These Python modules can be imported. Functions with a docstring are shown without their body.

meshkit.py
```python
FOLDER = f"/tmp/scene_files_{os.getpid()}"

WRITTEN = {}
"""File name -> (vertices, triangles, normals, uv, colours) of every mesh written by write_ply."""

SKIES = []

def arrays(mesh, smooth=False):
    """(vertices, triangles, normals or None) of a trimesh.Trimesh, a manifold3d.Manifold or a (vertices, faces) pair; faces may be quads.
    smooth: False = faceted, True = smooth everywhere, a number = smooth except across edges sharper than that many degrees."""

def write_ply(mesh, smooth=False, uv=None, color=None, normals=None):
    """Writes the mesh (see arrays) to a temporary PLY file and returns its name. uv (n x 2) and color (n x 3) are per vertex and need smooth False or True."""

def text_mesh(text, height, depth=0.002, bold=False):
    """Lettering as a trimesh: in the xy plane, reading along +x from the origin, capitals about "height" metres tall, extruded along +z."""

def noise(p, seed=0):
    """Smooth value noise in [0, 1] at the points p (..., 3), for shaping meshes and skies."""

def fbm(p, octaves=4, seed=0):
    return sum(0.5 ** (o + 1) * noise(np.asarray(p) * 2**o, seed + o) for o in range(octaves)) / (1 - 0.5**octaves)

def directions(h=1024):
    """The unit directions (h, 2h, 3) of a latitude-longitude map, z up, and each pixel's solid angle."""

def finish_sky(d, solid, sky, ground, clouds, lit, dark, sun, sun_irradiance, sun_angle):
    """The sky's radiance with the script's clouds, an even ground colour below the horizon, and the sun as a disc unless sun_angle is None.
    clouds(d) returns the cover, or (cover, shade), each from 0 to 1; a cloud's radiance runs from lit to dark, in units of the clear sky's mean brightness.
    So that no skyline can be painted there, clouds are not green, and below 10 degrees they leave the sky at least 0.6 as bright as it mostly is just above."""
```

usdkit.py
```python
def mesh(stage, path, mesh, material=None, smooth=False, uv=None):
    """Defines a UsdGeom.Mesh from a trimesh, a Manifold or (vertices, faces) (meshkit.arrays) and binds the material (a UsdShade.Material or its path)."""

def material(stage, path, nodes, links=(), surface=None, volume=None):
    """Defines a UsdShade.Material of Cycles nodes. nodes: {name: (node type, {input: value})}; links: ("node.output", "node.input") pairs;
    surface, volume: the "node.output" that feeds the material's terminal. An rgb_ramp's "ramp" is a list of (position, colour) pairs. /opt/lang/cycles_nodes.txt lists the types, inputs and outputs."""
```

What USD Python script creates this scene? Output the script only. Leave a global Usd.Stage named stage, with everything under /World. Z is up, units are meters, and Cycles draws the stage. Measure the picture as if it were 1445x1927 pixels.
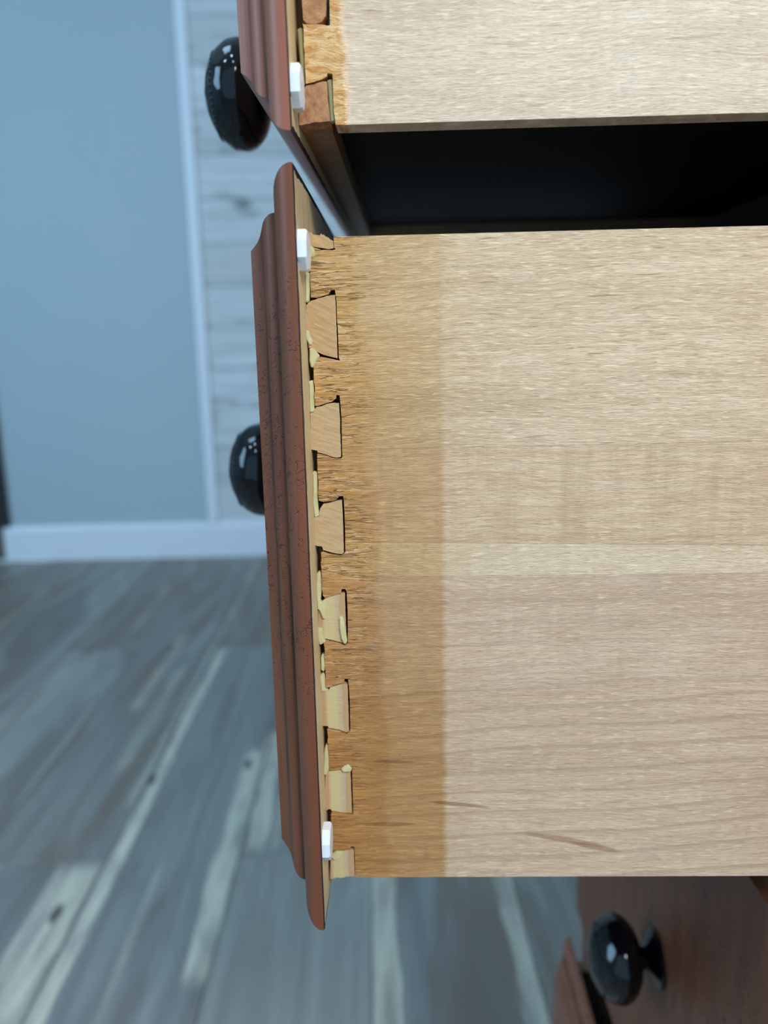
import math, random
import numpy as np, trimesh, usdkit, meshkit
from pxr import Usd, UsdGeom, UsdLux, UsdShade, Sdf, Gf, Vt
from shapely.geometry import Polygon, box as sbox
from shapely.ops import unary_union
import manifold3d as m3

stage = Usd.Stage.CreateInMemory()
UsdGeom.SetStageUpAxis(stage, 'Z'); UsdGeom.SetStageMetersPerUnit(stage, 1.0)
UsdGeom.Xform.Define(stage, '/World'); UsdGeom.Scope.Define(stage, '/World/Looks')

# ------------------------------------------------------------------ camera
# World: y = 0 is the outer face of the drawers' near sides, x points back into the cabinet, z up, floor z = 0.
W, H, F = 1445, 1927, 1450.0
YAW, PITCH, ROLL = (math.radians(a) for a in (1.543, 11.499, -1.2255))
CAM = np.array([0, -0.20, 0.60])
fw = np.array([-math.sin(YAW) * math.cos(PITCH), math.cos(YAW) * math.cos(PITCH), -math.sin(PITCH)])
r0 = np.array([math.cos(YAW), math.sin(YAW), 0.0]); u0 = np.cross(r0, fw)
RT = math.cos(ROLL) * r0 + math.sin(ROLL) * u0; UP = -math.sin(ROLL) * r0 + math.cos(ROLL) * u0
cam = UsdGeom.Camera.Define(stage, '/World/camera')
mat = Gf.Matrix4d(*RT, 0, *UP, 0, *(-fw), 0, *CAM, 1)
cam.AddTransformOp().Set(mat)
FOCAL = 5.1
cam.CreateFocalLengthAttr(FOCAL); cam.CreateHorizontalApertureAttr(FOCAL * W / F)
cam.CreateFStopAttr(1.75); cam.CreateFocusDistanceAttr(0.201)
cam.CreateClippingRangeAttr(Gf.Vec2f(0.01, 100.0))
cam.CreateExposureAttr(EXPOSURE := 0.0)

# ------------------------------------------------------------------ lights
ROOM = 2.274            # the room is turned against the cabinet by this many degrees
def room_to_world(p):
    a = math.radians(ROOM)
    return np.array([p[0] * math.cos(a) - p[1] * math.sin(a), p[0] * math.sin(a) + p[1] * math.cos(a), p[2]])
def rect_light(name, at, look, w, h, intensity, color):
    """An area light at `at` (world) facing the point `look`."""
    L = UsdLux.RectLight.Define(stage, '/World/' + name)
    at, look = np.array(at, float), np.array(look, float)
    z = at - look; z /= np.linalg.norm(z)
    x = np.cross([0, 0, 1.0], z); x = np.array([1.0, 0, 0]) if np.linalg.norm(x) < 1e-6 else x / np.linalg.norm(x)
    y = np.cross(z, x)
    L.AddTransformOp().Set(Gf.Matrix4d(*x, 0, *y, 0, *z, 0, *at, 1))
    L.CreateWidthAttr(w); L.CreateHeightAttr(h); L.CreateIntensityAttr(intensity); L.CreateColorAttr(Gf.Vec3f(*color))
    L.CreateNormalizeAttr(False)
    return L
rect_light('work_lamp', (0.36, -0.75, 1.25), (0.03, 0.0, 0.56), 0.34, 0.24, 37.0, (1.0, 0.972, 0.935))
rect_light('window_light', (-2.1, -0.4, 1.45), (-0.3, 1.2, 0.6), 0.9, 1.3, 8.0, (0.40, 0.71, 1.0))
rect_light('daylight_lamp', (-0.75, 0.10, 2.37), (-0.75, 0.11, 0.0), 0.5, 0.5, 8.5, (0.42, 0.73, 1.0))
for i, (lx, ly) in enumerate(((-0.35, -0.55), (-1.15, -0.75), (-0.15, -1.25))):
    rect_light('downlight_%d' % i, (lx, ly, 2.38), (lx, ly + .01, 0.0), 0.14, 0.14, 55.0, (0.62, 0.82, 1.0))
dome = UsdLux.DomeLight.Define(stage, '/World/dome'); dome.CreateIntensityAttr(0.28); dome.CreateColorAttr(Gf.Vec3f(0.46, 0.74, 1.0))

# ------------------------------------------------------------------ helpers
counts = {}
def numbered(path):
    n = counts.get(path, 0); counts[path] = n + 1
    return path if n == 0 else '%s_%03d' % (path, n)
def tag(p, label=None, category=None, group=None, kind=None):
    for k, v in (('label', label), ('category', category), ('group', group), ('kind', kind)):
        if v: p.SetCustomDataByKey(k, v)
    return p
def obj(name, mesh, material, parent=None, smooth=False, **keys):
    """ONE Mesh prim under parent (or /World)."""
    path = numbered((str(parent.GetPath()) if parent else '/World') + '/' + name)
    return tag(usdkit.mesh(stage, path, mesh, material, smooth).GetPrim(), **keys)
def thing(name, loc=(0, 0, 0), rotz=0.0, **keys):
    x = UsdGeom.Xform.Define(stage, numbered('/World/' + name))
    if any(loc): x.AddTranslateOp().Set(Gf.Vec3d(*map(float, loc)))
    if rotz: x.AddRotateZOp().Set(rotz)
    return tag(x.GetPrim(), **keys)
def bx(x0, x1, y0, y1, z0, z1, c=0.0):
    """A box, with chamfered edges when c > 0."""
    if c <= 0:
        b = trimesh.creation.box([x1 - x0, y1 - y0, z1 - z0]); b.apply_translation([(x0 + x1) / 2, (y0 + y1) / 2, (z0 + z1) / 2]); return b
    pts = []
    for ax in range(3):
        lo, hi = [x0 + c, y0 + c, z0 + c], [x1 - c, y1 - c, z1 - c]
        lo[ax] -= c; hi[ax] += c
        pts += [[(lo, hi)[i][0], (lo, hi)[j][1], (lo, hi)[k][2]] for i in (0, 1) for j in (0, 1) for k in (0, 1)]
    return trimesh.convex.convex_hull(np.array(pts))
def extrude_xz(poly, y0, y1):
    """A polygon in the (x, z) plane, extruded from y0 to y1."""
    out = []
    for g in getattr(poly, 'geoms', [poly]):
        if g.area < 1e-9: continue
        m = trimesh.creation.extrude_polygon(g, y1 - y0, engine='earcut')
        v = m.vertices.copy(); m.vertices = np.stack([v[:, 0], y0 + (y1 - y0) - v[:, 2], v[:, 1]], 1)
        out.append(m)
    m = trimesh.util.concatenate(out); m.merge_vertices(); trimesh.repair.fix_normals(m); return m
def extrude_yz(poly, x0, x1):
    out = []
    for g in getattr(poly, 'geoms', [poly]):
        if g.area < 1e-9: continue
        m = trimesh.creation.extrude_polygon(g, x1 - x0, engine='earcut')
        v = m.vertices.copy(); m.vertices = np.stack([x0 + v[:, 2], v[:, 0], v[:, 1]], 1)
        out.append(m)
    m = trimesh.util.concatenate(out); m.merge_vertices(); trimesh.repair.fix_normals(m); return m

class S(str): pass
class Graph:
    """A small writer of Cycles node graphs: n(type, input=value or socket) -> node; node socket: g('name.output')."""
    def __init__(self): self.nodes, self.links = {}, []
    def n(self, kind, out=None, **kw):
        name = 'n%d' % len(self.nodes); vals = {}
        for k, v in kw.items():
            if isinstance(v, S): self.links.append((str(v), name + '.' + k))
            else: vals[k] = v
        self.nodes[name] = (kind, vals)
        return S(name + '.' + out) if out else name
    def m(self, op, a, b=0.5, clamp=False): return self.n('math', 'value', math_type=op, value1=a, value2=b, use_clamp=clamp)
    def mix(self, fac, a, b, t='mix'): return self.n('mix', 'color', mix_type=t, fac=fac, color1=a, color2=b)
    def obj(self): return S(self.n('texture_coordinate') + '.object')
    def sep(self, v): s = self.n('separate_xyz', vector=v); return S(s + '.x'), S(s + '.y'), S(s + '.z')
    def noise(self, scale, detail=3.0, rough=0.5, off=(0, 0, 0), dist=0.0, vec=None):
        v = self.n('mapping', 'vector', vector=vec or self.obj(), scale=scale, location=off)
        return self.n('noise_texture', 'fac', vector=v, scale=1.0, detail=detail, roughness=rough, distortion=dist)
    def step(self, v, a, b, lo=0.0, hi=1.0): return self.n('map_range', 'result', range_type='smoothstep', value=v, from_min=a, from_max=b, to_min=lo, to_max=hi, clamp=True)
    def lin(self, v, a, b, lo=0.0, hi=1.0): return self.n('map_range', 'result', range_type='linear', value=v, from_min=a, from_max=b, to_min=lo, to_max=hi, clamp=True)
    def bump(self, h, dist, strength=1.0): return self.n('bump', 'normal', height=h, distance=dist, strength=strength)
    def done(self, name, **p):
        s = self.n('principled_bsdf', **p)
        return usdkit.material(stage, '/World/Looks/' + name, self.nodes, self.links, surface=s + '.BSDF')
def rgb(r, g, b): return tuple(((c / 255 + 0.055) / 1.055) ** 2.4 if c > 10 else c / 255 / 12.92 for c in (r, g, b))

# ------------------------------------------------------------------ materials
def ellipse(g, x, z, cx, cz, a, b, deg, soft=0.5):
    """1 inside a slanted ellipse of the (x, z) plane (metres), 0 outside."""
    c, s = math.cos(math.radians(deg)), math.sin(math.radians(deg))
    dx, dz = g.m('subtract', x, cx), g.m('subtract', z, cz)
    u = g.m('divide', g.m('add', g.m('multiply', dx, c), g.m('multiply', dz, s)), a)
    v = g.m('divide', g.m('add', g.m('multiply', dx, -s), g.m('multiply', dz, c)), b)
    return g.step(g.m('add', g.m('multiply', u, u), g.m('multiply', v, v)), 1 + soft, 1 - soft)

def maple(name, base, dark, seed, curl=0.0, rings=0.0, flecks=1.0, stain=None, marks=(), orange=False, scuff=0.0, rough_end=True):
    """Bare maple with the grain along x (drawer coordinates, metres). stain: (x of its edge, strength at the bottom, at the top, side height)."""
    g = Graph(); o = (seed * 3.7, seed * 1.3, seed * 2.1)
    x, y, z = g.sep(g.obj())
    wob = g.noise((18, 1, 30), 2, off=o)
    zz = g.m('add', z, g.m('multiply', wob, 0.006))
    vec = g.n('combine_xyz', 'vector', x=x, y=y, z=zz)
    fib = g.noise((70, 60, 1500), 4, .6, o, vec=vec)
    fine = g.noise((420, 300, 4200), 2, .6, o, vec=vec)
    broad = g.noise((9, 10, 95), 3, .55, o, vec=vec)
    col = g.mix(g.lin(fib, .34, .66), base, dark)
    col = g.mix(g.m('multiply', g.lin(broad, .42, .70), .55), col, tuple(c * .86 for c in dark))
    col = g.mix(g.m('multiply', g.step(fine, .50, .68), .50), col, tuple(c * .60 for c in dark))
    lightf = g.noise((240, 200, 2600), 2, .5, (seed, 5, 9), vec=vec)
    col = g.mix(g.m('multiply', g.step(lightf, .54, .68), .60), col, tuple(min(1, c * 1.25) for c in base))
    if flecks:
        fl = g.noise((75, 60, 1250), 1, .4, (seed + 9, 2, 4), vec=vec)
        col = g.mix(g.m('multiply', g.step(fl, .67, .76), .66 * flecks), col, (.27, .135, .065))
        fl2 = g.noise((160, 60, 2100), 1, .4, (seed + 3, 4, 4), vec=vec)
        col = g.mix(g.m('multiply', g.step(fl2, .66, .75), .45 * flecks), col, (.30, .16, .08))
    if curl:
        cu = g.noise((230, 30, 24), 3, .55, (seed, 1, 1))
        col = g.mix(g.m('multiply', g.lin(cu, .45, .68), curl), col, tuple(c * .74 for c in dark))
    if rings:
        rz = g.m('add', g.m('add', z, g.m('multiply', g.noise((7, 4, 14), 2, .5, o), .016)), g.m('multiply', x, -.035))
        rv = g.n('combine_xyz', 'vector', x=0.0, y=0.0, z=rz)
        wv = g.n('wave_texture', 'fac', wave_type='bands', bands_direction='z', profile='saw', vector=rv, scale=48.0, distortion=1.2, detail=2.0, detail_scale=2.0)
        col = g.mix(g.m('multiply', g.step(wv, .72, 1.0), rings), col, tuple(c * .70 for c in dark))
    for mk in marks:
        col = g.mix(g.m('multiply', ellipse(g, x, z, *mk[:5]), mk[5]), col, (.25, .115, .045))
    bump = g.m('add', g.m('multiply', fib, .5), g.m('multiply', fine, .9))
    rough = .48
    if stain:
        edge, s_lo, s_hi, h = stain
        zn = g.lin(z, 0.0, h)
        amt = g.lin(zn, .98, .20, s_hi, s_lo)
        edge_n = g.m('add', x, g.m('multiply', g.m('subtract', g.noise((30, 10, 160), 3, .6, (2, 3, seed)), .5), .004))
        m1 = g.m('multiply', g.step(edge_n, edge + .0012, edge - .0012), amt)
        col = g.mix(m1, col, (.77, .605, .365), 'multiply')
        wide = g.m('multiply', g.step(x, .052, .006), g.lin(zn, .45, .80, .25, .85))
        col = g.mix(wide, col, (.91, .785, .50), 'multiply')
        # older, deeper varnish towards the joints, with a wandering edge
        wand = g.m('multiply', g.m('subtract', g.noise((4, 10, 38), 3, .5, (7, 3, 1)), .5), .013)
        e2 = g.m('add', x, wand)
        m2 = g.m('multiply', g.step(e2, .0185, .0125), g.lin(zn, .97, .62, .55, 1.0))
        col = g.mix(g.m('multiply', m2, .62), col, (.95, .80, .54), 'multiply')
        rim = g.m('multiply', g.step(e2, .0195, .0165), g.step(e2, .0115, .0165))
        col = g.mix(g.m('multiply', rim, g.lin(zn, .8, .5, .0, .38)), col, (.84, .64, .37), 'multiply')
    if rough_end:
        # torn, fuzzy grain of the tails
        rm = g.step(g.m('add', x, g.m('multiply', g.noise((30, 10, 70), 2), .014)), .026, .014)
        col = g.mix(g.m('multiply', rm, .55), col, (1.0, .91, .65), 'multiply')
        tear = g.noise((62, 60, 880), 3, .55, (1, seed, 8), dist=.55)
        brk = g.step(g.noise((160, 60, 520), 2, .5, (6, seed, 1)), .40, .56)
        crack = g.m('multiply', g.m('multiply', g.step(g.m('absolute', g.m('subtract', tear, .5)), .026, .006), brk), g.m('multiply', rm, g.lin(z, .02, .085, .35, 1.0)))
        col = g.mix(g.m('multiply', crack, .66), col, (.27, .12, .04))
        hi = g.step(g.m('absolute', g.m('subtract', tear, .455)), .030, .006)
        col = g.mix(g.m('multiply', g.m('multiply', hi, g.m('multiply', rm, g.lin(z, .03, .09, .3, 1.0))), .45), col, (.86, .66, .42))
        wash = g.noise((60, 30, 240), 3, .6, (9, seed, 5))
        col = g.mix(g.m('multiply', g.m('multiply', g.step(wash, .50, .72), rm), .40), col, (.56, .35, .135))
        bump = g.m('add', bump, g.m('multiply', g.m('subtract', g.m('multiply', tear, rm), crack), 3.0))
    if orange:
        om = g.step(g.m('add', x, g.m('multiply', g.m('subtract', g.noise((60, 10, 110), 3), .5), .005)), .0132, .0112)
        blotch = g.noise((210, 60, 620), 4, .65, (1, 2, 3), dist=.8)
        oc = g.mix(g.step(blotch, .42, .62), (.76, .50, .21), (.56, .24, .025))
        col = g.mix(g.m('multiply', om, .85), col, oc)
        bump = g.m('add', bump, g.m('multiply', g.m('multiply', blotch, om), 4.5))
        rough = g.lin(om, 0, 1, .46, .17)
    if scuff:
        sc = g.noise((40, 40, 46), 4, .65, (seed, 8, 3))
        col = g.mix(g.m('multiply', g.step(sc, .60, .78), scuff), col, (.74, .67, .58))
    return g.done(name, base_color=col, roughness=rough, normal=g.bump(bump, .00016, .9), specular_ior_level=.42)

B = dict(base=rgb(222, 198, 168), dark=rgb(196, 164, 128))
MK = [(.0385, .0235, .0085, .0006, -6, .62), (.0200, .0370, .0060, .0005, -2, .55), (.0185, .0173, .0075, .0007, 0, .50),
      (.0780, .0095, .0075, .0008, -12, .5), (.0690, .0120, .0120, .0009, -11, .5)]
ST = (.0347, 1.0, .20, .179)
SIDE = [maple('maple_board_top', rgb(224, 201, 169), rgb(200, 170, 134), 1, flecks=1.0, stain=ST, scuff=.12),
        maple('maple_board_curly', rgb(218, 191, 159), rgb(198, 165, 130), 2, curl=.42, flecks=.25, stain=ST),
        maple('maple_board_pale', rgb(225, 203, 171), rgb(207, 180, 145), 3, curl=.2, flecks=.2, stain=ST),
        maple('maple_board_pink', rgb(217, 190, 162), rgb(197, 164, 136), 4, rings=.30, curl=.12, flecks=.25, stain=ST, scuff=.42),
        maple('maple_board_low', rgb(216, 189, 160), rgb(197, 164, 134), 5, rings=.50, flecks=.2, stain=ST, marks=MK)]
SIDE_TOP = maple('maple_upper_drawer', rgb(228, 210, 186), rgb(208, 184, 156), 7, flecks=.6, orange=True, scuff=.30, rough_end=False, marks=[(.0930, .0165, .006, .0004, 3, .3)])
PLAIN = maple('maple_plain', rgb(214, 185, 150), rgb(190, 155, 118), 8, flecks=.5, rough_end=False)

def end_grain(name, a, b, dark_pores, deg=62, glue=0.0, gx=(.002, .0048), sc=(1400, 200, 190)):
    g = Graph(); x, y, z = g.sep(g.obj())
    v = g.n('mapping', 'vector', vector=g.obj(), rotation=(0, math.radians(deg), 0))
    st = g.noise(sc, 4, .62, vec=v)
    sp = g.noise((2300, 500, 2300), 2, .6)
    col = g.mix(g.lin(st, .3, .7), a, b)
    col = g.mix(g.m('multiply', g.step(sp, .58, .72), dark_pores), col, tuple(c * .45 for c in b))
    pale = g.noise((700, 100, 110), 2, .5, (3, 1, 2), vec=v)
    col = g.mix(g.m('multiply', g.step(pale, .64, .74), .55), col, tuple(min(1, c * 1.35) for c in a))
    if glue:
        band = g.m('multiply', g.step(x, gx[0] - .0009, gx[0] + .0004), g.step(x, gx[1] + .0012, gx[1] - .0006))
        col = g.mix(g.m('multiply', band, glue), col, rgb(208, 194, 142))
        gray = g.step(x, gx[1] - .0004, gx[1] + .0008)
        col = g.mix(g.m('multiply', gray, .40 * glue), col, rgb(198, 184, 166))
        tan = g.step(g.m('add', x, g.m('multiply', g.m('subtract', g.noise((90, 10, 400), 2), .5), .0012)), .0061, .0064)
        left = g.step(x, .0017, .0013)
        col = g.mix(g.m('multiply', g.m('maximum', tan, left), .8), col, rgb(188, 148, 102))
    bump = g.m('add', g.m('multiply', st, .8), sp)
    return g.done(name, base_color=col, roughness=.6, normal=g.bump(bump, .00012, .6))
PIN_A = end_grain('pin_end_grain_warm', rgb(205, 170, 121), rgb(178, 139, 93), .25)
PIN_B = end_grain('pin_end_grain_pale', rgb(207, 177, 133), rgb(182, 147, 104), .2, 70)
PIN_G = end_grain('pin_end_grain_glued', rgb(203, 176, 138), rgb(182, 150, 112), .35, 80, .7)
PIN_R = end_grain('pin_end_grain_stained', rgb(196, 148, 100), rgb(142, 88, 56), .6, 35, sc=(520, 300, 420))

def raw_strip(name, a, b):
    g = Graph(); x, y, z = g.sep(g.obj())
    st = g.noise((900, 900, 45), 4, .6)
    am = g.noise((60, 260, 22), 3, .6, (3, 3, 1))
    col = g.mix(g.lin(st, .3, .7), a, b)
    col = g.mix(g.m('multiply', g.step(am, .55, .68), .55), col, rgb(182, 128, 62))
    return g.done(name, base_color=col, roughness=.55, normal=g.bump(st, .0001, .5))
RAW = raw_strip('raw_lip_back', rgb(226, 204, 162), rgb(204, 176, 130))
STAINED = raw_strip('stained_core', rgb(168, 124, 74), rgb(128, 86, 46))

def paint(name, a, b):
    g = Graph(); x, y, z = g.sep(g.obj())
    big = g.noise((60, 60, 12), 3, .55)
    col = g.mix(g.lin(big, .3, .7), a, b)
    # open grain left dark in the middle of the rail, brush streaks along it
    v = g.n('mapping', 'vector', vector=g.obj(), rotation=(math.radians(32), 0, 0))
    tn = g.noise((420, 150, 760), 1, .5, vec=v)
    tick = g.m('multiply', g.step(g.m('absolute', g.m('subtract', tn, .5)), .030, .006), g.step(g.noise((420, 220, 150), 2, .5, (3, 3, 3)), .46, .58))
    zone = g.m('multiply', g.step(z, .040, .085), g.step(z, .182, .150))
    col = g.mix(g.m('multiply', g.m('multiply', tick, zone), .6), col, rgb(48, 24, 20))
    streak = g.noise((1500, 1500, 22), 3, .6)
    col = g.mix(g.m('multiply', g.step(streak, .58, .74), .5), col, rgb(92, 44, 35))
    groove_noise = g.noise((900, 900, 40), 3, .6, (5, 1, 1))
    groove_bands = g.m('add', g.m('multiply', g.step(x, -.0070, -.0062), g.step(x, -.0050, -.0057)), g.m('multiply', g.step(x, -.0108, -.0101), g.step(x, -.0092, -.0098)))
    col = g.mix(g.m('multiply', g.m('multiply', groove_bands, g.lin(groove_noise, .3, .6)), .75), col, rgb(46, 25, 21))  # two uneven dark bands running along the grooves of the moulding
    worn = g.noise((1700, 1700, 30), 2, .5, (2, 2, 7))
    col = g.mix(g.m('multiply', g.m('multiply', g.step(worn, .72, .80), g.step(z, .115, .06)), .55), col, rgb(196, 118, 74))
    bump = g.m('add', g.m('multiply', streak, .3), g.m('multiply', g.m('multiply', tick, zone), -.8))
    return g.done(name, base_color=col, roughness=.42, specular_ior_level=.36, normal=g.bump(bump, .00022, .8))
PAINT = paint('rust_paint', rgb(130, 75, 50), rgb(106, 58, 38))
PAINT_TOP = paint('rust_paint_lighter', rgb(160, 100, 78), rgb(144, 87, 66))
g = Graph(); BLACK_EDGE = g.done('black_paint_edge', base_color=rgb(34, 30, 34), roughness=.45, normal=g.bump(g.noise((900, 900, 500), 3), .0002, .8))
g = Graph(); n1 = g.noise((140, 140, 140), 2)
KNOB = g.done('black_lacquer', base_color=(.0035, .0040, .0055), roughness=.06, specular_ior_level=.45, normal=g.bump(g.noise((260, 260, 260), 1, .4), .0003, .25))
g = Graph(); PAD = g.done('white_plastic', base_color=rgb(238, 240, 246), roughness=.38, subsurface_weight=.15, subsurface_scale=.002)
g = Graph(); gn = g.noise((260, 260, 260), 2)
GLUE = g.done('dried_yellow_glue', base_color=g.mix(g.lin(gn, .3, .7), rgb(222, 209, 162), rgb(206, 190, 138)), roughness=.32, subsurface_weight=.2, subsurface_scale=.001)
g = Graph(); CLEAR_GLUE = g.done('greenish_glue', base_color=rgb(150, 142, 96), roughness=.15)
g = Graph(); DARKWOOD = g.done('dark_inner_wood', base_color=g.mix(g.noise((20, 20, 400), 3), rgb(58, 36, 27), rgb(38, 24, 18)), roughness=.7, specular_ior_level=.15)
g = Graph(); CABINET = g.done('cabinet_paint', base_color=g.mix(g.noise((30, 30, 30), 3), rgb(128, 70, 54), rgb(112, 58, 45)), roughness=.45)
g = Graph(); HOLE = g.done('chip_dark', base_color=rgb(40, 34, 34), roughness=.8)

# --- room
def plank_mat(name, base, brown, cream, knots, seed):
    """Grey vinyl wood plank, grain along y in plank coordinates. cream: list of (x centre, half width, y0, y1, strength)."""
    g = Graph(); x, y, z = g.sep(g.obj()); off = (seed * 1.7, seed * 2.9, 0)
    fib = g.noise((60, 2.2, 1), 4, .55, off)
    arch = g.noise((11, 1.5, 1), 4, .55, off, dist=1.4)
    fine = g.noise((420, 14, 1), 2, .6, off)
    col = g.mix(g.lin(fib, .3, .7), base, tuple(c * .66 for c in base))
    col = g.mix(g.m('multiply', g.step(arch, .42, .66), .9), col, brown)
    col = g.mix(g.m('multiply', g.step(fine, .5, .72), .25), col, tuple(c * .5 for c in base))
    pale = g.noise((17, 2.4, 1), 4, .6, (seed * 5.1, seed, 2), dist=.8)
    col = g.mix(g.m('multiply', g.step(pale, .57, .74), .5), col, rgb(176, 178, 172))
    for cx, hw, y0, y1, st in cream:
        wob = g.m('multiply', g.m('subtract', g.noise((3, 5.0, 1), 3, .6, (seed, cx * 90, 1)), .5), .008)
        d = g.m('absolute', g.m('subtract', g.m('add', x, wob), cx))
        w = g.m('multiply', g.noise((30, 7.0, 1), 2, .5, (seed + 4, cx * 50, 5)), 2 * hw)
        band = g.step(g.m('subtract', d, w), .0038, -.0030)
        ends = g.m('multiply', g.step(y, y0 - .01, y0 + .03), g.step(y, y1 + .01, y1 - .03))
        band = g.m('multiply', band, g.lin(g.noise((70, 9, 1), 4, .65, (seed, cx * 30, 7)), .36, .60, .35, 1.0))
        col = g.mix(g.m('multiply', g.m('multiply', band, ends), st), col, rgb(212, 204, 184))
    for kx, ky in knots:
        u, v = g.m('divide', g.m('subtract', x, kx), .006), g.m('divide', g.m('subtract', y, ky), .016)
        k = g.step(g.m('add', g.m('multiply', u, u), g.m('multiply', v, v)), 1.6, .3)
        col = g.mix(g.m('multiply', k, .85), col, rgb(52, 50, 52))
    return g.done(name, base_color=col, roughness=.46, specular_ior_level=.4, normal=g.bump(fib, .0004, .3))
gA, gB, gC = rgb(158, 156, 151), rgb(146, 142, 135), rgb(166, 165, 160)
brA, brB = rgb(116, 108, 103), rgb(124, 110, 98)
PLANKS = [plank_mat('plank_plain', gA, brA, [], [], 1), plank_mat('plank_brown', gB, brB, [(.03, .004, -.6, .2, .4)], [(-.02, .1)], 2),
          plank_mat('plank_soft', gC, brA, [(-.05, .003, -.5, .6, .35)], [], 3), plank_mat('plank_grey', gA, brB, [(.06, .004, -.7, .7, .3)], [(.03, -.3)], 4)]
# the planks whose pale sapwood can be seen: plank coordinates, y = 0 at the plank's middle
# (bands: centre x, half width, from y, to y, strength)
P_MID = plank_mat('plank_sapwood_edge', rgb(150, 149, 146), brA, [(-.0690, .0085, -.705, .70, 1.0), (.062, .0105, -.09, .27, .9), (.068, .012, -.20, .02, .9), (.078, .004, -.05, .32, .6), (-.010, .003, -.7, .0, .4)], [(-.0765, .182), (.058, .22)], 5)
P_NEAR = plank_mat('plank_sapwood_far_right', rgb(152, 150, 145), brA, [(-.066, .012, -.705, -.38, .8), (-.04, .005, -.705, -.40, .5), (.02, .005, .1, .5, .3)], [], 6)
P_LEFT = plank_mat('plank_sapwood_broad', rgb(144, 143, 140), brA, [(.058, .016, .40, .705, .95), (.035, .009, .50, .705, .6), (.0765, .004, .3, .705, .7)], [(.0565, .615)], 7)
P_FAR = plank_mat('plank_sapwood_left', rgb(146, 144, 139), brB, [(-.008, .010, -.30, .10, .4), (.074, .005, -.6, .7, .45), (.03, .010, -.5, -.1, .3)], [(-.02, .0)], 9)
P_RIGHT = plank_mat('plank_pale_band', rgb(148, 146, 142), brB, [(-.0690, .0175, -.705, .705, .85), (.072, .0125, -.705, .705, .8)], [], 8)
P_GREY = plank_mat('plank_even_grey', rgb(160, 157, 150), rgb(140, 134, 126), [], [], 10)

g = Graph(); wn = g.noise((.8, 1, .6), 3)
WALL = g.done('blue_grey_wall_paint', base_color=g.mix(g.lin(wn, .3, .7), rgb(176, 190, 196), rgb(168, 184, 192)), roughness=.55)
g = Graph(); TRIM = g.done('white_trim_paint', base_color=rgb(226, 230, 238), roughness=.4)
def barn(name, seed, tone):
    g = Graph(); x, y, z = g.sep(g.obj()); o = (seed * 3.1, 0, seed * 1.7)
    st = g.noise((2.2, 1, 55), 4, .6, o); bl = g.noise((7, 1, 24), 3, .6, o)
    col = g.mix(g.lin(st, .35, .7), tone, tuple(c * .72 for c in tone))
    col = g.mix(g.m('multiply', g.step(bl, .57, .72), .8), col, rgb(104, 108, 106))
    return g.done(name, base_color=col, roughness=.6, normal=g.bump(st, .001, .3))
BARN = [barn('whitewashed_board_%s' % c, i + 1, t) for i, (c, t) in enumerate(zip('abcd', (rgb(214, 218, 220), rgb(206, 208, 208), rgb(220, 224, 228), rgb(200, 206, 208))))]
g = Graph(); BLACKTRIM = g.done('black_door_edge', base_color=rgb(28, 30, 34), roughness=.5)
g = Graph(); DOORWOOD = g.done('brown_door_wood', base_color=g.mix(g.noise((60, 60, 3), 3), rgb(120, 104, 84), rgb(92, 78, 62)), roughness=.5)
g = Graph(); CEIL = g.done('ceiling_white', base_color=rgb(225, 225, 222), roughness=.8)

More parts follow.
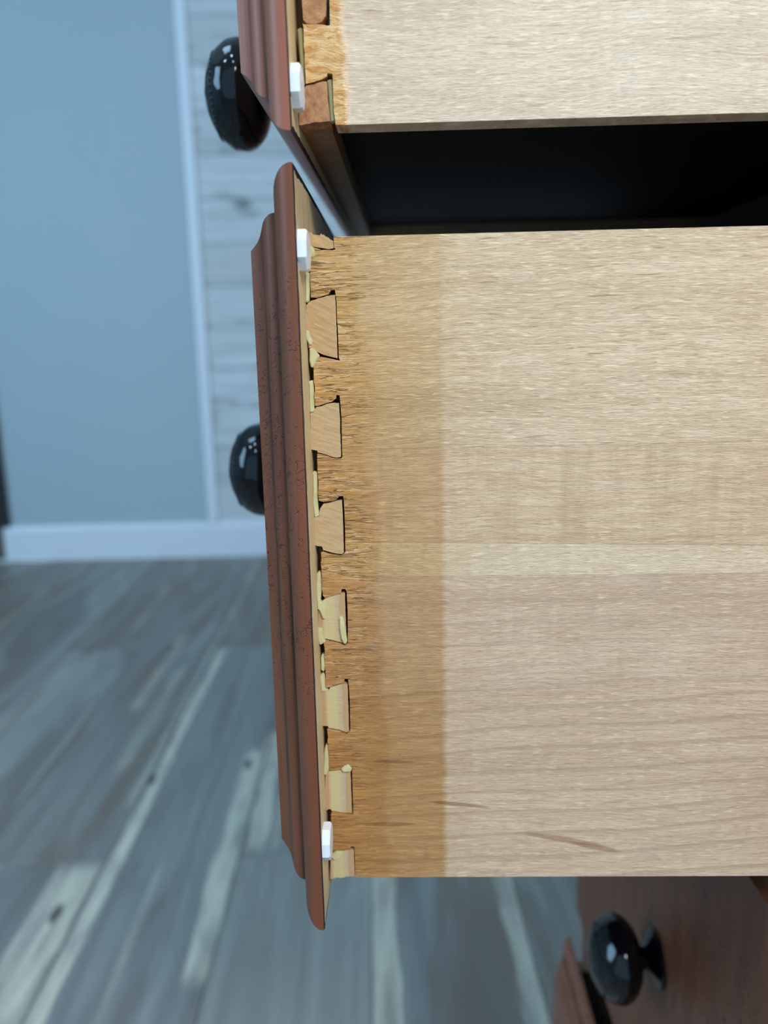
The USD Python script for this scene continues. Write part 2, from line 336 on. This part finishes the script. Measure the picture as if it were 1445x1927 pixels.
# ------------------------------------------------------------------ the room (room coordinates: turned by ROOM about the origin)
def room(name, **keys): return thing(name, (0, 0, 0), ROOM, **keys)
fl = room('floor', label='grey wood-look plank floor with pale cream sapwood streaks', kind='structure')
obj('subfloor', bx(-2.42, 2.3, -1.9, 2.122, -.03, -.0085), DARKWOOD, fl)
PW, PL, Y1 = .163, 1.412, 1.3535
rnd = random.Random(4)
special = {(-2, 0): P_MID, (-1, 0): P_GREY, (-1, 1): P_NEAR, (-3, 0): P_LEFT, (-3, 1): P_FAR, (0, 0): P_RIGHT}
for k in range(-14, 14):
    x0 = -.021 + PW * k
    first = Y1 if k % 2 == 0 else Y1 - PL / 2
    for j in (-2, -1, 0, 1, 2):
        ya, yb = first + (j - 1) * PL, first + j * PL
        lo, hi = max(ya, -1.9), min(yb, 2.121)
        if hi - lo < .02: continue
        m = bx(x0 + .0004, x0 + PW - .0004, lo + .0004, hi - .0004, -.0085, rnd.uniform(-.0002, 0), .0008)
        c = np.array([x0 + PW / 2, (ya + yb) / 2, 0]); m.apply_translation(-c)
        path = numbered(str(fl.GetPath()) + '/plank')
        p = usdkit.mesh(stage, path, m, special.get((k, j)) or PLANKS[rnd.randrange(4)])
        UsdGeom.Xformable(p).AddTranslateOp().Set(Gf.Vec3d(*map(float, c)))

YW = 2.122
wb = room('wall_back', label='back wall, smooth blue-grey paint beside whitewashed horizontal boards', kind='structure')
obj('painted_panel', bx(-2.42, -.502, YW + .012, YW + .10, 0, 2.4), WALL, wb)
obj('backing', bx(-.502, 2.3, YW + .024, YW + .10, 0, 2.4), DARKWOOD, wb)
rb = random.Random(9); z = .10; row = 0
while z < 2.39:
    h = .118; x = -.502 - rb.uniform(0, .5)
    while x < 2.3:
        x2 = x + rb.uniform(.8, 1.4)
        a, b = max(x, -.502), min(x2, 2.3)
        if b - a > .02: obj('board', bx(a + .0005, b - .0005, YW + .010 + rb.uniform(0, .0015), YW + .024, z + .0008, min(z + h, 2.4) - .0008, .001), BARN[rb.randrange(4)], wb)
        x = x2
    z += h
obj('trim', bx(-.5185, -.487, YW - .002, YW + .012, .108, 2.4, .003), TRIM, room('trim_1', label='narrow white vertical strip where painted wall meets boards', kind='structure'))
bb = Polygon([(YW, 0), (YW, .096), (YW + .0045, .1075), (YW + .012, .1085), (YW + .012, 0)])
obj('moulding', extrude_yz(bb, -1.145, 2.3), TRIM, room('baseboard_back', label='white baseboard with bevelled top along the back wall', kind='structure'))
dr = room('door_1', label='brown wood door edge with black frame at far left', kind='structure')
obj('black_frame', bx(-1.160, -1.1265, YW - .004, YW + .012, .1086, 2.1), BLACKTRIM, dr)
obj('slab', bx(-1.95, -1.160, YW - .012, YW + .012, .01, 2.1), DOORWOOD, dr)
wl = room('wall_left', label='plain side wall on the left', kind='structure')
obj('panel', bx(-2.52, -2.42, -1.9, YW + .1, 0, 2.4), WALL, wl)
ce = room('ceiling', label='plain white ceiling', kind='structure')
obj('panel', bx(-2.52, 2.3, -1.9, YW + .1, 2.4, 2.5), CEIL, ce)

# ------------------------------------------------------------------ the cabinet that the drawers slide in
LIP0, LIP1 = -.013, .267          # the drawer fronts' near and far ends (y)
XC = .1236                        # the cabinet's front plane
cb = thing('drawer_cabinet', label='rust-painted drawer cabinet behind the pulled-out drawers', category='cabinet')
obj('side_panel', bx(XC, .62, -.034, -.006, 0, .80, .002), CABINET, cb)
obj('side_panel', bx(XC, .62, .260, .288, 0, .80, .002), CABINET, cb)
obj('back_panel', bx(.600, .612, -.0059, .2599, .02, .79), DARKWOOD, cb)
obj('top_panel', bx(XC - .02, .63, -.05, .304, .8, .82, .004), CABINET, cb)
for z0, z1 in ((.02, .0540), (.212, .2400), (.4225, .4495), (.632, .6505), (.748, .79)):
    obj('rail', bx(XC, XC + .024, -.0059, .2599, z0, z1), DARKWOOD, cb)
for zb in (.0545, .2405, .45, .6545):
    obj('runner', bx(XC + .0245, .5999, -.0059, .011, zb - .012, zb - .0005), DARKWOOD, cb)
    obj('runner', bx(XC + .0245, .5999, .243, .2599, zb - .012, zb - .0005), DARKWOOD, cb)

# ------------------------------------------------------------------ drawers
# drawer coordinates: x = 0 back of the lip, y = 0 outer face of the near side, z = 0 bottom of the sides
TF, TL = .0136, .0056             # thickness of the moulded front and of its lip
def moulded_front(z0, z1):
    """The painted front: its edge profile (inset u, thickness t) carried round the rectangle."""
    prof = [(0, 0), (.0000, .0006), (.00015, .0013), (.0005, .0022), (.0011, .0031), (.0020, .0039), (.0031, .0046), (.0043, .0051), (.0056, .0054), (.0072, .0056), (.0091, .0056),
            (.0093, .0067), (.0096, .0076), (.0102, .0084), (.0110, .0091), (.0120, .0096), (.0131, .0101), (.0142, .0107), (.0152, .0115), (.0160, .0124), (.0166, .0131), (.0170, .0136)]
    parts, n = [], len(prof)
    ring = lambda u, t: [(-t, LIP0 + u, z0 + u), (-t, LIP1 - u, z0 + u), (-t, LIP1 - u, z1 - u), (-t, LIP0 + u, z1 - u)]
    for k in range(4):                                    # each side with vertices of its own: its mitres stay sharp
        v, f = [], []
        for u, t in prof:
            c = ring(u, t); v += [c[k], c[(k + 1) % 4]]
        for i in range(n - 1): f += [(2 * i, 2 * i + 1, 2 * i + 3), (2 * i, 2 * i + 3, 2 * i + 2)]
        parts.append((v, f))
    parts.append((ring(*prof[-1]), [(0, 1, 2), (0, 2, 3)])); parts.append((ring(*prof[0]), [(0, 2, 1), (0, 3, 2)]))
    V, Fc = [], []
    for v, f in parts:
        Fc += [tuple(a + len(V) for a in t) for t in f]; V += v
    m = trimesh.Trimesh(np.array(V), np.array(Fc), process=False)
    c = np.array([-.004, (LIP0 + LIP1) / 2, (z0 + z1) / 2]); out = ((m.triangles_center - c) * m.face_normals * [9, 1, 1]).sum(1)
    return m if out.mean() > 0 else trimesh.Trimesh(m.vertices, m.faces[:, ::-1], process=False)
def ragged(y0, y1, z0, z1, amp, seed, step=.0016):
    """A rectangle of the (y, z) plane with a hand-brushed edge."""
    p = []
    def run(a, b):
        n = max(2, int(np.hypot(b[0] - a[0], b[1] - a[1]) / step))
        for i in range(n): p.append((a[0] + (b[0] - a[0]) * i / n, a[1] + (b[1] - a[1]) * i / n))
    run((y0, z0), (y1, z0)); run((y1, z0), (y1, z1)); run((y1, z1), (y0, z1)); run((y0, z1), (y0, z0))
    p = np.array(p); q = np.stack([p[:, 0] * 150, p[:, 1] * 150, np.full(len(p), seed + .5)], 1); q2 = q * [6, 6, 1]
    d = (meshkit.fbm(q, 3, seed) - .5) * 2 * amp + (meshkit.noise(q2, seed + 9) - .5) * .5 * amp
    c = np.array([(y0 + y1) / 2, (z0 + z1) / 2]); s = np.sign(p - c)
    onx = (np.abs(p[:, 0] - y0) < 1e-9) | (np.abs(p[:, 0] - y1) < 1e-9)
    p[:, 0] += np.where(onx, -s[:, 0] * np.abs(d), 0); p[:, 1] += np.where(~onx, -s[:, 1] * np.abs(d), 0)
    return Polygon(p).buffer(0)
def lathe(profile, n=48):
    """A profile (distance out along -x, radius) revolved about the x axis."""
    m = trimesh.creation.revolve(np.array([(r, s) for s, r in profile]), sections=n)
    v = m.vertices.copy(); m.vertices = np.stack([-v[:, 2], v[:, 0], v[:, 1]], 1); trimesh.repair.fix_normals(m); return m
def spline(pts, n):
    from scipy.interpolate import PchipInterpolator
    p = np.array(pts); s = np.r_[0, np.cumsum(np.hypot(*np.diff(p, axis=0).T))]
    t = np.linspace(0, s[-1], n); return np.stack([PchipInterpolator(s, p[:, 0])(t), PchipInterpolator(s, p[:, 1])(t)], 1)
def knob(parent, y, z, label=None):
    mm = .001
    head = spline([(6, 4.7), (7.0, 4.9), (7.9, 7.2), (9.2, 11.0), (11.2, 14.6), (14.0, 17.2), (17.4, 18.3), (20.7, 17.8), (24.0, 15.9), (26.7, 13.0), (28.7, 9.3), (30.0, 5.0), (30.5, .02)], 60) * mm
    m = lathe(np.vstack([[(0.004, .0001)], [(.004, .0046)], head]), 64)
    nv = m.vertex_normals; m.vertices += nv * ((meshkit.fbm(m.vertices * 330 + 7, 2, 3) - .5) * .00045 * np.clip((-m.vertices[:, 0] - .008) / .004, 0, 1))[:, None]
    m.apply_translation([-TF, y, z]); k = obj('knob', m, KNOB, parent, smooth=50, label=label)
    base = spline([(.05, 12.2), (1.0, 12.4), (1.8, 11.6), (2.6, 9.2), (4.0, 6.8), (6.2, 5.2)], 18) * mm
    m = lathe(np.vstack([[(.00005, .0001)], base, [(.0062, .0001)]]), 48); m.apply_translation([-TF, y, z])
    obj('rosette', m, KNOB, k, smooth=40)
    beads = []
    for i in range(44):
        a = 2 * math.pi * i / 44; s = trimesh.creation.icosphere(1, .00075)
        s.apply_translation([-TF - .0257, y + .0139 * math.cos(a), z + .0139 * math.sin(a)]); beads.append(s)
    obj('beaded_ring', trimesh.util.concatenate(beads), KNOB, k, smooth=True)
    return k
def octagon_pad(parent, z, y=-.0078, r=.0047):
    a = [math.pi / 8 + i * math.pi / 4 for i in range(8)]; R = r / math.cos(math.pi / 8)
    pts = [(x, y + (R - d) * math.cos(t), z + (R - d) * math.sin(t)) for x, d in ((.0003, 0), (.0021, 0), (.0025, .0004)) for t in a]
    return obj('bumper_pad', trimesh.convex.convex_hull(np.array(pts)), PAD, parent, label='small white plastic bumper pad')
def glue(parent, pts, y=0.0, h=.0007, material=None):
    """A blob of dried glue over the outline pts (mm), domed."""
    P = Polygon([(x * .001, z * .001) for x, z in pts]).buffer(-.00018).buffer(.00045).simplify(.00002)
    a = extrude_xz(P, y - .45 * h, y + .0012); b = extrude_xz(P.buffer(-.00025), y - h, y + .001) if P.buffer(-.00025).area > 0 else a
    M = lambda t: m3.Manifold(m3.Mesh(np.asarray(t.vertices, np.float32), np.asarray(t.faces, np.uint32)))
    u = M(a) + M(b)
    return obj('glue_bead', u if u.num_tri() else a, material or GLUE, parent, label='dried yellowish glue')
def poly(pts, dz=0.0): return Polygon([(x * .001, z * .001 + dz) for x, z in pts]).buffer(0)
def wavy(P, amp=.00008, step=.0006, seed=0):
    """Roughens an outline a little, as a saw leaves it."""
    g = P.segmentize(step); c = np.array(g.exterior.coords)[:-1]
    q = np.stack([c[:, 0] * 1400, c[:, 1] * 1400, np.full(len(c), seed + .3)], 1)
    c = c + (np.stack([meshkit.noise(q, seed), meshkit.noise(q, seed + 7)], 1) - .5) * 2 * amp
    return Polygon(c).buffer(0)

def drawer(name, at, h, fz, knob_yz, label, pins, seams, mats, tail=.0017, raw_seed=1, length=.42, detail=True, top_cut=None, knob_label=None, tilt=0.0, paint=PAINT, core=PLAIN):
    SY = .0083                                            # thickness of the sides
    d = thing(name, at, label=label, category='drawer')
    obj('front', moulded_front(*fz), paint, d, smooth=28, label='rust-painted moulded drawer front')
    inner = ragged(LIP0 + (.0013 if detail else .0008), LIP1 - .0009, fz[0] + .0012, fz[1] - .0014, .0015 if detail else .0003, raw_seed)
    obj('paint_edge', extrude_yz(sbox(LIP0 + .0002, fz[0] + .0002, LIP1 - .0002, fz[1] - .0002).difference(inner), .00002, .00022), BLACK_EDGE, d, label='dark paint lapped over the lip edge')
    obj('lip_back', extrude_yz(inner, .00002, .0003), RAW, d, label='bare wood back of the lip')
    obj('front_core', bx(.0003, .0079, SY + .0001, .254 - SY - .0001, 0.0002, h - .0006), core, d)
    side = sbox(tail, 0, length, h)
    if detail:
        n = int(h / .0012); zz = np.linspace(0, h, n); rg = np.random.default_rng(raw_seed)
        e = [(tail + float(rg.normal(0, .00007)), float(z)) for z in zz]
        side = Polygon(e + [(length, h), (length, 0)])
    cut = [poly(so, dz) for pin, so, dz, *_ in pins if so]
    if top_cut is not None: cut.append(top_cut)
    if cut: side = side.difference(unary_union(cut))
    lo = -1.0
    for i, (s, m) in enumerate(zip(list(seams) + [None], mats)):
        za, zb = (s if s else (1.0, 1.0))
        band = Polygon([(-.1, lo if isinstance(lo, float) else lo[0] - (lo[1] - lo[0]) * .9), (.45, lo if isinstance(lo, float) else lo[0] + (lo[1] - lo[0]) * 4.0),
                        (.45, za + (zb - za) * 4.0), (-.1, za - (zb - za) * .9)])
        piece = side.intersection(band).buffer(-.00002)
        pz = [p for p in getattr(piece, 'geoms', [piece]) if p.area > 2e-7]
        obj('side_board', extrude_xz(unary_union(pz), 0.0, SY), m, d)
        lo = (za, zb)
    obj('side_board', bx(.0018, length, .254 - SY, .254, 0, h), PLAIN, d)
    obj('drawer_back', bx(length - .009, length, SY + .0001, .254 - SY - .0001, .012, h - .004), PLAIN, d)
    obj('drawer_bottom', bx(.0080, length - .0091, SY + .0001, .254 - SY - .0001, .0060, .0090), DARKWOOD, d)
    for i, (pin, so, dz, m, proud) in enumerate(pins):
        P = wavy(poly(pin, dz), seed=i + raw_seed)
        obj('dovetail_pin', extrude_xz(P, proud, SY), m, d)
    knob(d, *knob_yz, label=knob_label)
    if tilt: UsdGeom.Xformable(d).AddRotateXOp().Set(tilt)      # racked in its opening
    return d

# outlines traced on the drawers' near sides, in millimetres: (pin, socket cut into the side board)
PINS = [
    ([(1.4,180.7),(1.7,180.4),(1.9,180.0),(2.4,180.3),(2.7,179.7),(3.2,179.6),(3.9,179.5),(4.5,179.4),(4.8,179.9),(5.1,179.5),(5.5,179.6),(5.8,179.2),(6.6,178.8),(7.3,178.3),(7.8,178.0),(7.8,176.3),(6.6,176.1),(5.2,176.4),(3.7,176.6),(2.8,176.8),(1.4,177.6)],
     None),
    ([(0.4,162.8),(1.4,163.7),(3.5,164.3),(5.4,164.8),(6.7,165.1),(7.8,165.1),(7.9,160.1),(7.9,154.5),(7.9,149.5),(5.1,150.2),(3.6,150.8),(1.7,151.6),(1.4,152.3),(0.7,152.2),(0.3,154.7),(0.2,158.5)],
     [(-1.6,165.2),(1.2,165.1),(1.7,164.6),(3.3,164.5),(6.2,165.3),(6.8,166.3),(7.8,166.3),(7.9,165.2),(8.1,163.3),(8.1,159.2),(8.2,155.8),(8.2,149.7),(8.5,148.9),(7.2,149.2),(5.1,149.7),(3.4,150.0),(1.4,149.0),(1.4,148.2),(-2.3,148.3)]),
    ([(0.4,135.6),(1.4,136.1),(1.9,137.2),(3.1,137.4),(4.8,138.0),(6.1,138.2),(7.2,138.1),(7.9,138.1),(8.0,134.1),(8.0,130.1),(8.0,124.2),(6.6,124.0),(5.3,124.4),(3.4,125.1),(1.9,125.5),(1.8,126.0),(1.1,126.1),(0.2,126.3),(0.4,134.3)],
     [(-1.4,137.6),(1.4,137.5),(3.0,137.6),(4.7,138.2),(6.1,138.5),(7.2,139.3),(7.3,140.2),(8.1,140.1),(8.2,139.0),(8.2,138.1),(8.4,134.1),(8.3,128.8),(8.3,124.2),(8.0,123.8),(6.4,123.8),(5.3,124.2),(3.4,124.9),(1.9,125.2),(1.7,124.9),(-2.0,125.0)]),
    ([(0.2,108.0),(1.6,108.4),(2.0,110.6),(2.9,111.7),(4.4,111.9),(6.3,112.5),(7.9,112.6),(7.9,108.9),(7.9,103.2),(7.9,98.4),(7.3,97.9),(4.7,98.4),(2.4,99.1),(2.1,100.1),(1.1,100.2),(0.1,100.5),(0.2,107.6)],
     [(-1.1,112.8),(1.5,112.7),(2.9,112.3),(5.3,112.5),(6.4,112.8),(7.2,113.7),(8.2,113.8),(8.3,112.6),(8.4,108.9),(8.4,103.2),(8.3,98.4),(7.2,97.6),(4.7,97.9),(2.2,98.6),(2.0,98.4),(-1.7,98.4)]),
    ([(0.3,82.1),(1.7,82.5),(2.2,85.3),(3.1,86.0),(4.2,86.2),(6.7,86.9),(7.8,87.0),(7.8,82.8),(7.8,77.8),(7.9,73.4),(7.4,72.4),(5.9,73.0),(2.4,73.9),(1.5,73.9),(0.2,74.2),(0.4,80.9)],
     [(-0.7,87.2),(1.4,87.1),(2.3,85.7),(4.1,86.3),(6.8,87.0),(7.0,88.1),(7.9,88.2),(8.3,87.5),(8.4,82.2),(8.3,76.9),(8.2,72.8),(7.2,72.0),(6.1,72.6),(1.9,73.7),(1.8,72.8),(-1.2,72.9)]),
    ([(0.2,58.3),(1.5,58.5),(2.5,58.9),(3.0,59.8),(4.3,60.1),(6.8,60.8),(7.8,60.4),(7.7,55.8),(7.8,51.6),(7.7,46.4),(6.9,46.1),(5.0,46.9),(2.0,47.5),(1.9,48.0),(1.0,48.1),(0.2,48.1),(0.2,54.3)],
     [(-1.8,59.7),(1.7,59.6),(2.7,59.7),(4.3,60.4),(6.8,61.1),(7.0,62.2),(7.9,62.2),(8.1,59.9),(8.2,55.8),(8.1,46.6),(7.0,45.6),(5.0,46.6),(1.9,47.2),(1.7,47.1),(-2.2,47.1)]),
    ([(0.5,32.3),(1.2,34.0),(2.0,34.1),(4.5,34.3),(6.1,34.6),(7.8,34.3),(7.8,29.7),(7.8,23.1),(7.8,20.8),(6.0,20.9),(4.2,21.1),(1.9,21.6),(1.9,22.0),(1.1,22.1),(0.4,21.6),(0.2,26.5)],
     [(-1.2,34.9),(1.5,34.8),(1.9,34.4),(4.5,34.5),(6.3,35.5),(7.1,36.0),(7.9,35.3),(8.2,34.2),(8.2,29.6),(8.2,23.1),(8.1,20.3),(7.0,20.5),(5.4,20.7),(2.0,21.4),(1.9,20.7),(-1.7,20.7)]),
    ([(1.4,7.4),(2.6,8.3),(5.4,8.7),(8.0,8.9),(8.0,0.2),(5.7,0.1),(4.4,-0.3),(2.7,-0.2),(1.2,-0.8),(0.8,-0.7),(1.1,6.4)],
     [(-10.0,8.8),(1.7,8.7),(5.6,9.0),(7.0,9.7),(7.2,10.1),(8.1,10.0),(8.2,8.7),(8.2,0.2),(8.1,-3.1),(-10.5,-3.0)]),
]
PINS_TOP = [
    ([(2.3,27.3),(8.1,27.1),(7.8,23.6),(6.9,22.4),(5.4,21.9),(3.3,22.1),(2.5,22.9)],
     [(1.5,23.5),(2.6,21.8),(5.9,21.8),(7.4,21.6),(8.1,21.4),(8.7,21.5),(8.8,27.1)]),
    ([(0.6,5.8),(2.1,8.3),(2.5,8.8),(4.3,9.1),(6.5,9.7),(7.5,9.6),(7.6,5.8),(8.0,0.9),(4.5,0.8),(0.9,0.2),(0.4,0.3)],
     [(2.2,8.5),(2.5,9.2),(3.8,9.4),(6.2,10.0),(7.6,10.6),(7.7,11.3),(8.9,11.2),(8.9,3.3),(9.2,0.8)]),
]

pm = [PIN_A, PIN_A, PIN_B, PIN_B, PIN_G, PIN_G, PIN_G, PIN_G]
pr = [.0003, 0.0, -.0001, .0001, .0003, .0001, .0002, .0002]
top_cut = Polygon([(-.01, .20), (.0079, .20), (.0079, .1765), (.0083, .1760), (.0075, .1758), (.0060, .1759), (.0048, .1760), (.0032, .1765), (.0021, .1772), (-.01, .1772)])
seams = [(.0572, .0601), (.0916, .0911), (.1014, .0988), (.1261, .1263)]
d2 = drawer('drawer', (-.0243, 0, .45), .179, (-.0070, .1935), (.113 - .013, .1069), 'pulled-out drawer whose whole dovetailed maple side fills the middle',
            [(p, s, 0.0, m, q) for (p, s), m, q in zip(PINS, pm, pr)], seams, SIDE[::-1], raw_seed=3, top_cut=top_cut, knob_label='black knob half hidden behind the front')
octagon_pad(d2, .1748); octagon_pad(d2, .0174)
GL = [[(1.1, 176.5), (1.5, 177.3), (2.4, 176.6), (2.9, 175.6), (2.7, 174.6), (1.9, 174.0), (1.2, 174.2)],
      [(.7, 170.6), (1.3, 170.4), (1.2, 166.5), (1.0, 164.0), (.4, 163.4), (.5, 166.0)],
      [(.2, 156.2), (.6, 156.4), (1.4, 153.8), (1.2, 152.8), (.3, 154.6)],
      [(1.1, 152.0), (1.9, 151.7), (2.6, 150.8), (3.1, 150.2), (2.3, 149.1), (1.3, 147.2), (1.0, 149.0)],
      [(.5, 143.6), (1.2, 143.9), (1.3, 139.8), (1.2, 137.2), (1.4, 136.2), (.4, 136.0), (.4, 139.0)],
      [(.6, 120.2), (1.3, 120.0), (1.1, 114.0), (1.2, 110.0), (1.6, 108.6), (.6, 108.2), (.3, 112.0)],
      [(.5, 92.0), (1.2, 93.2), (1.3, 88.2), (.9, 85.2), (.4, 84.0), (.2, 88.0)],
      [(.4, 85.6), (1.5, 84.2), (2.4, 85.2), (2.3, 82.0), (2.0, 79.6), (1.0, 82.4), (.4, 83.0)],
      [(.3, 77.0), (1.2, 77.0), (1.4, 73.9), (1.9, 73.4), (.6, 72.6), (.3, 74.0)],
      [(6.4, 80.6), (7.0, 79.8), (7.5, 76.0), (7.8, 73.4), (7.4, 72.6), (6.7, 74.2), (6.3, 77.2)],
      [(.8, 68.2), (1.3, 69.8), (1.6, 66.0), (1.1, 64.4), (.7, 65.0)],
      [(.3, 63.0), (1.2, 63.6), (1.4, 59.6), (2.2, 58.6), (.5, 58.6)],
      [(.8, 40.6), (1.4, 42.6), (1.7, 38.0), (1.7, 35.4), (1.0, 33.2), (.3, 32.9), (.4, 36.0)],
      [(5.4, 34.9), (6.2, 35.6), (7.2, 36.0), (7.9, 35.2), (7.7, 34.4), (6.0, 34.3)],
      [(1.4, 7.3), (2.8, 8.5), (4.4, 8.4), (3.6, 6.8), (2.3, 6.2)]]
for i, q in enumerate(GL): glue(d2, q, y=(.0008 if i in (1, 4, 5, 6, 10, 11, 12) else .0001))

up = [(x, z + 26.6) for x, z in PINS[3][0]]
A_pin = [(2.5, 22.9), (3.3, 22.1), (5.4, 21.9), (6.9, 22.4), (7.8, 23.6), (8.1, 27.1), (8.1, 36.0), (4.5, 35.3), (1.8, 34.0), (2.3, 27.3)]
A_soc = [(-2, 23.5), (1.5, 23.5), (2.6, 21.8), (5.9, 21.8), (7.4, 21.6), (8.1, 21.4), (8.7, 21.5), (8.8, 27.1), (8.8, 37.0), (6.0, 36.3), (2.6, 35.2), (2.2, 33.0), (-2, 33.0)]
B_soc = [(-2, 8.5)] + PINS_TOP[1][1] + [(9.2, -3), (-2, -3)]
C_pin = [(x, z - 50.2) for x, z in PINS[3][0]]; C_soc = [(x, z - 50.2) for x, z in PINS[3][1]]
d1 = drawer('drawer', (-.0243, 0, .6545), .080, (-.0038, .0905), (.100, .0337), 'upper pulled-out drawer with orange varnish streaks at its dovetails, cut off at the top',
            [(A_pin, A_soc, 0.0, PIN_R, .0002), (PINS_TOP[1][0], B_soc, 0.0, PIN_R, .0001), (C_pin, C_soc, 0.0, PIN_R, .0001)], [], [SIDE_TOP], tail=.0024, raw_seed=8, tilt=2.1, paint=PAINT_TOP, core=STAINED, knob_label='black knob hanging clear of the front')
octagon_pad(d1, .0062)
glue(d1, [(7.8, 9.9), (8.5, 10.0), (8.8, 5.0), (8.9, 1.2), (8.2, 1.0), (8.0, 5.0)], y=.0012, material=CLEAR_GLUE)
glue(d1, [(1.2, 21.0), (1.9, 21.2), (2.1, 14.0), (2.0, 9.4), (1.5, 9.2), (1.5, 14.0)], y=.0012, material=CLEAR_GLUE)
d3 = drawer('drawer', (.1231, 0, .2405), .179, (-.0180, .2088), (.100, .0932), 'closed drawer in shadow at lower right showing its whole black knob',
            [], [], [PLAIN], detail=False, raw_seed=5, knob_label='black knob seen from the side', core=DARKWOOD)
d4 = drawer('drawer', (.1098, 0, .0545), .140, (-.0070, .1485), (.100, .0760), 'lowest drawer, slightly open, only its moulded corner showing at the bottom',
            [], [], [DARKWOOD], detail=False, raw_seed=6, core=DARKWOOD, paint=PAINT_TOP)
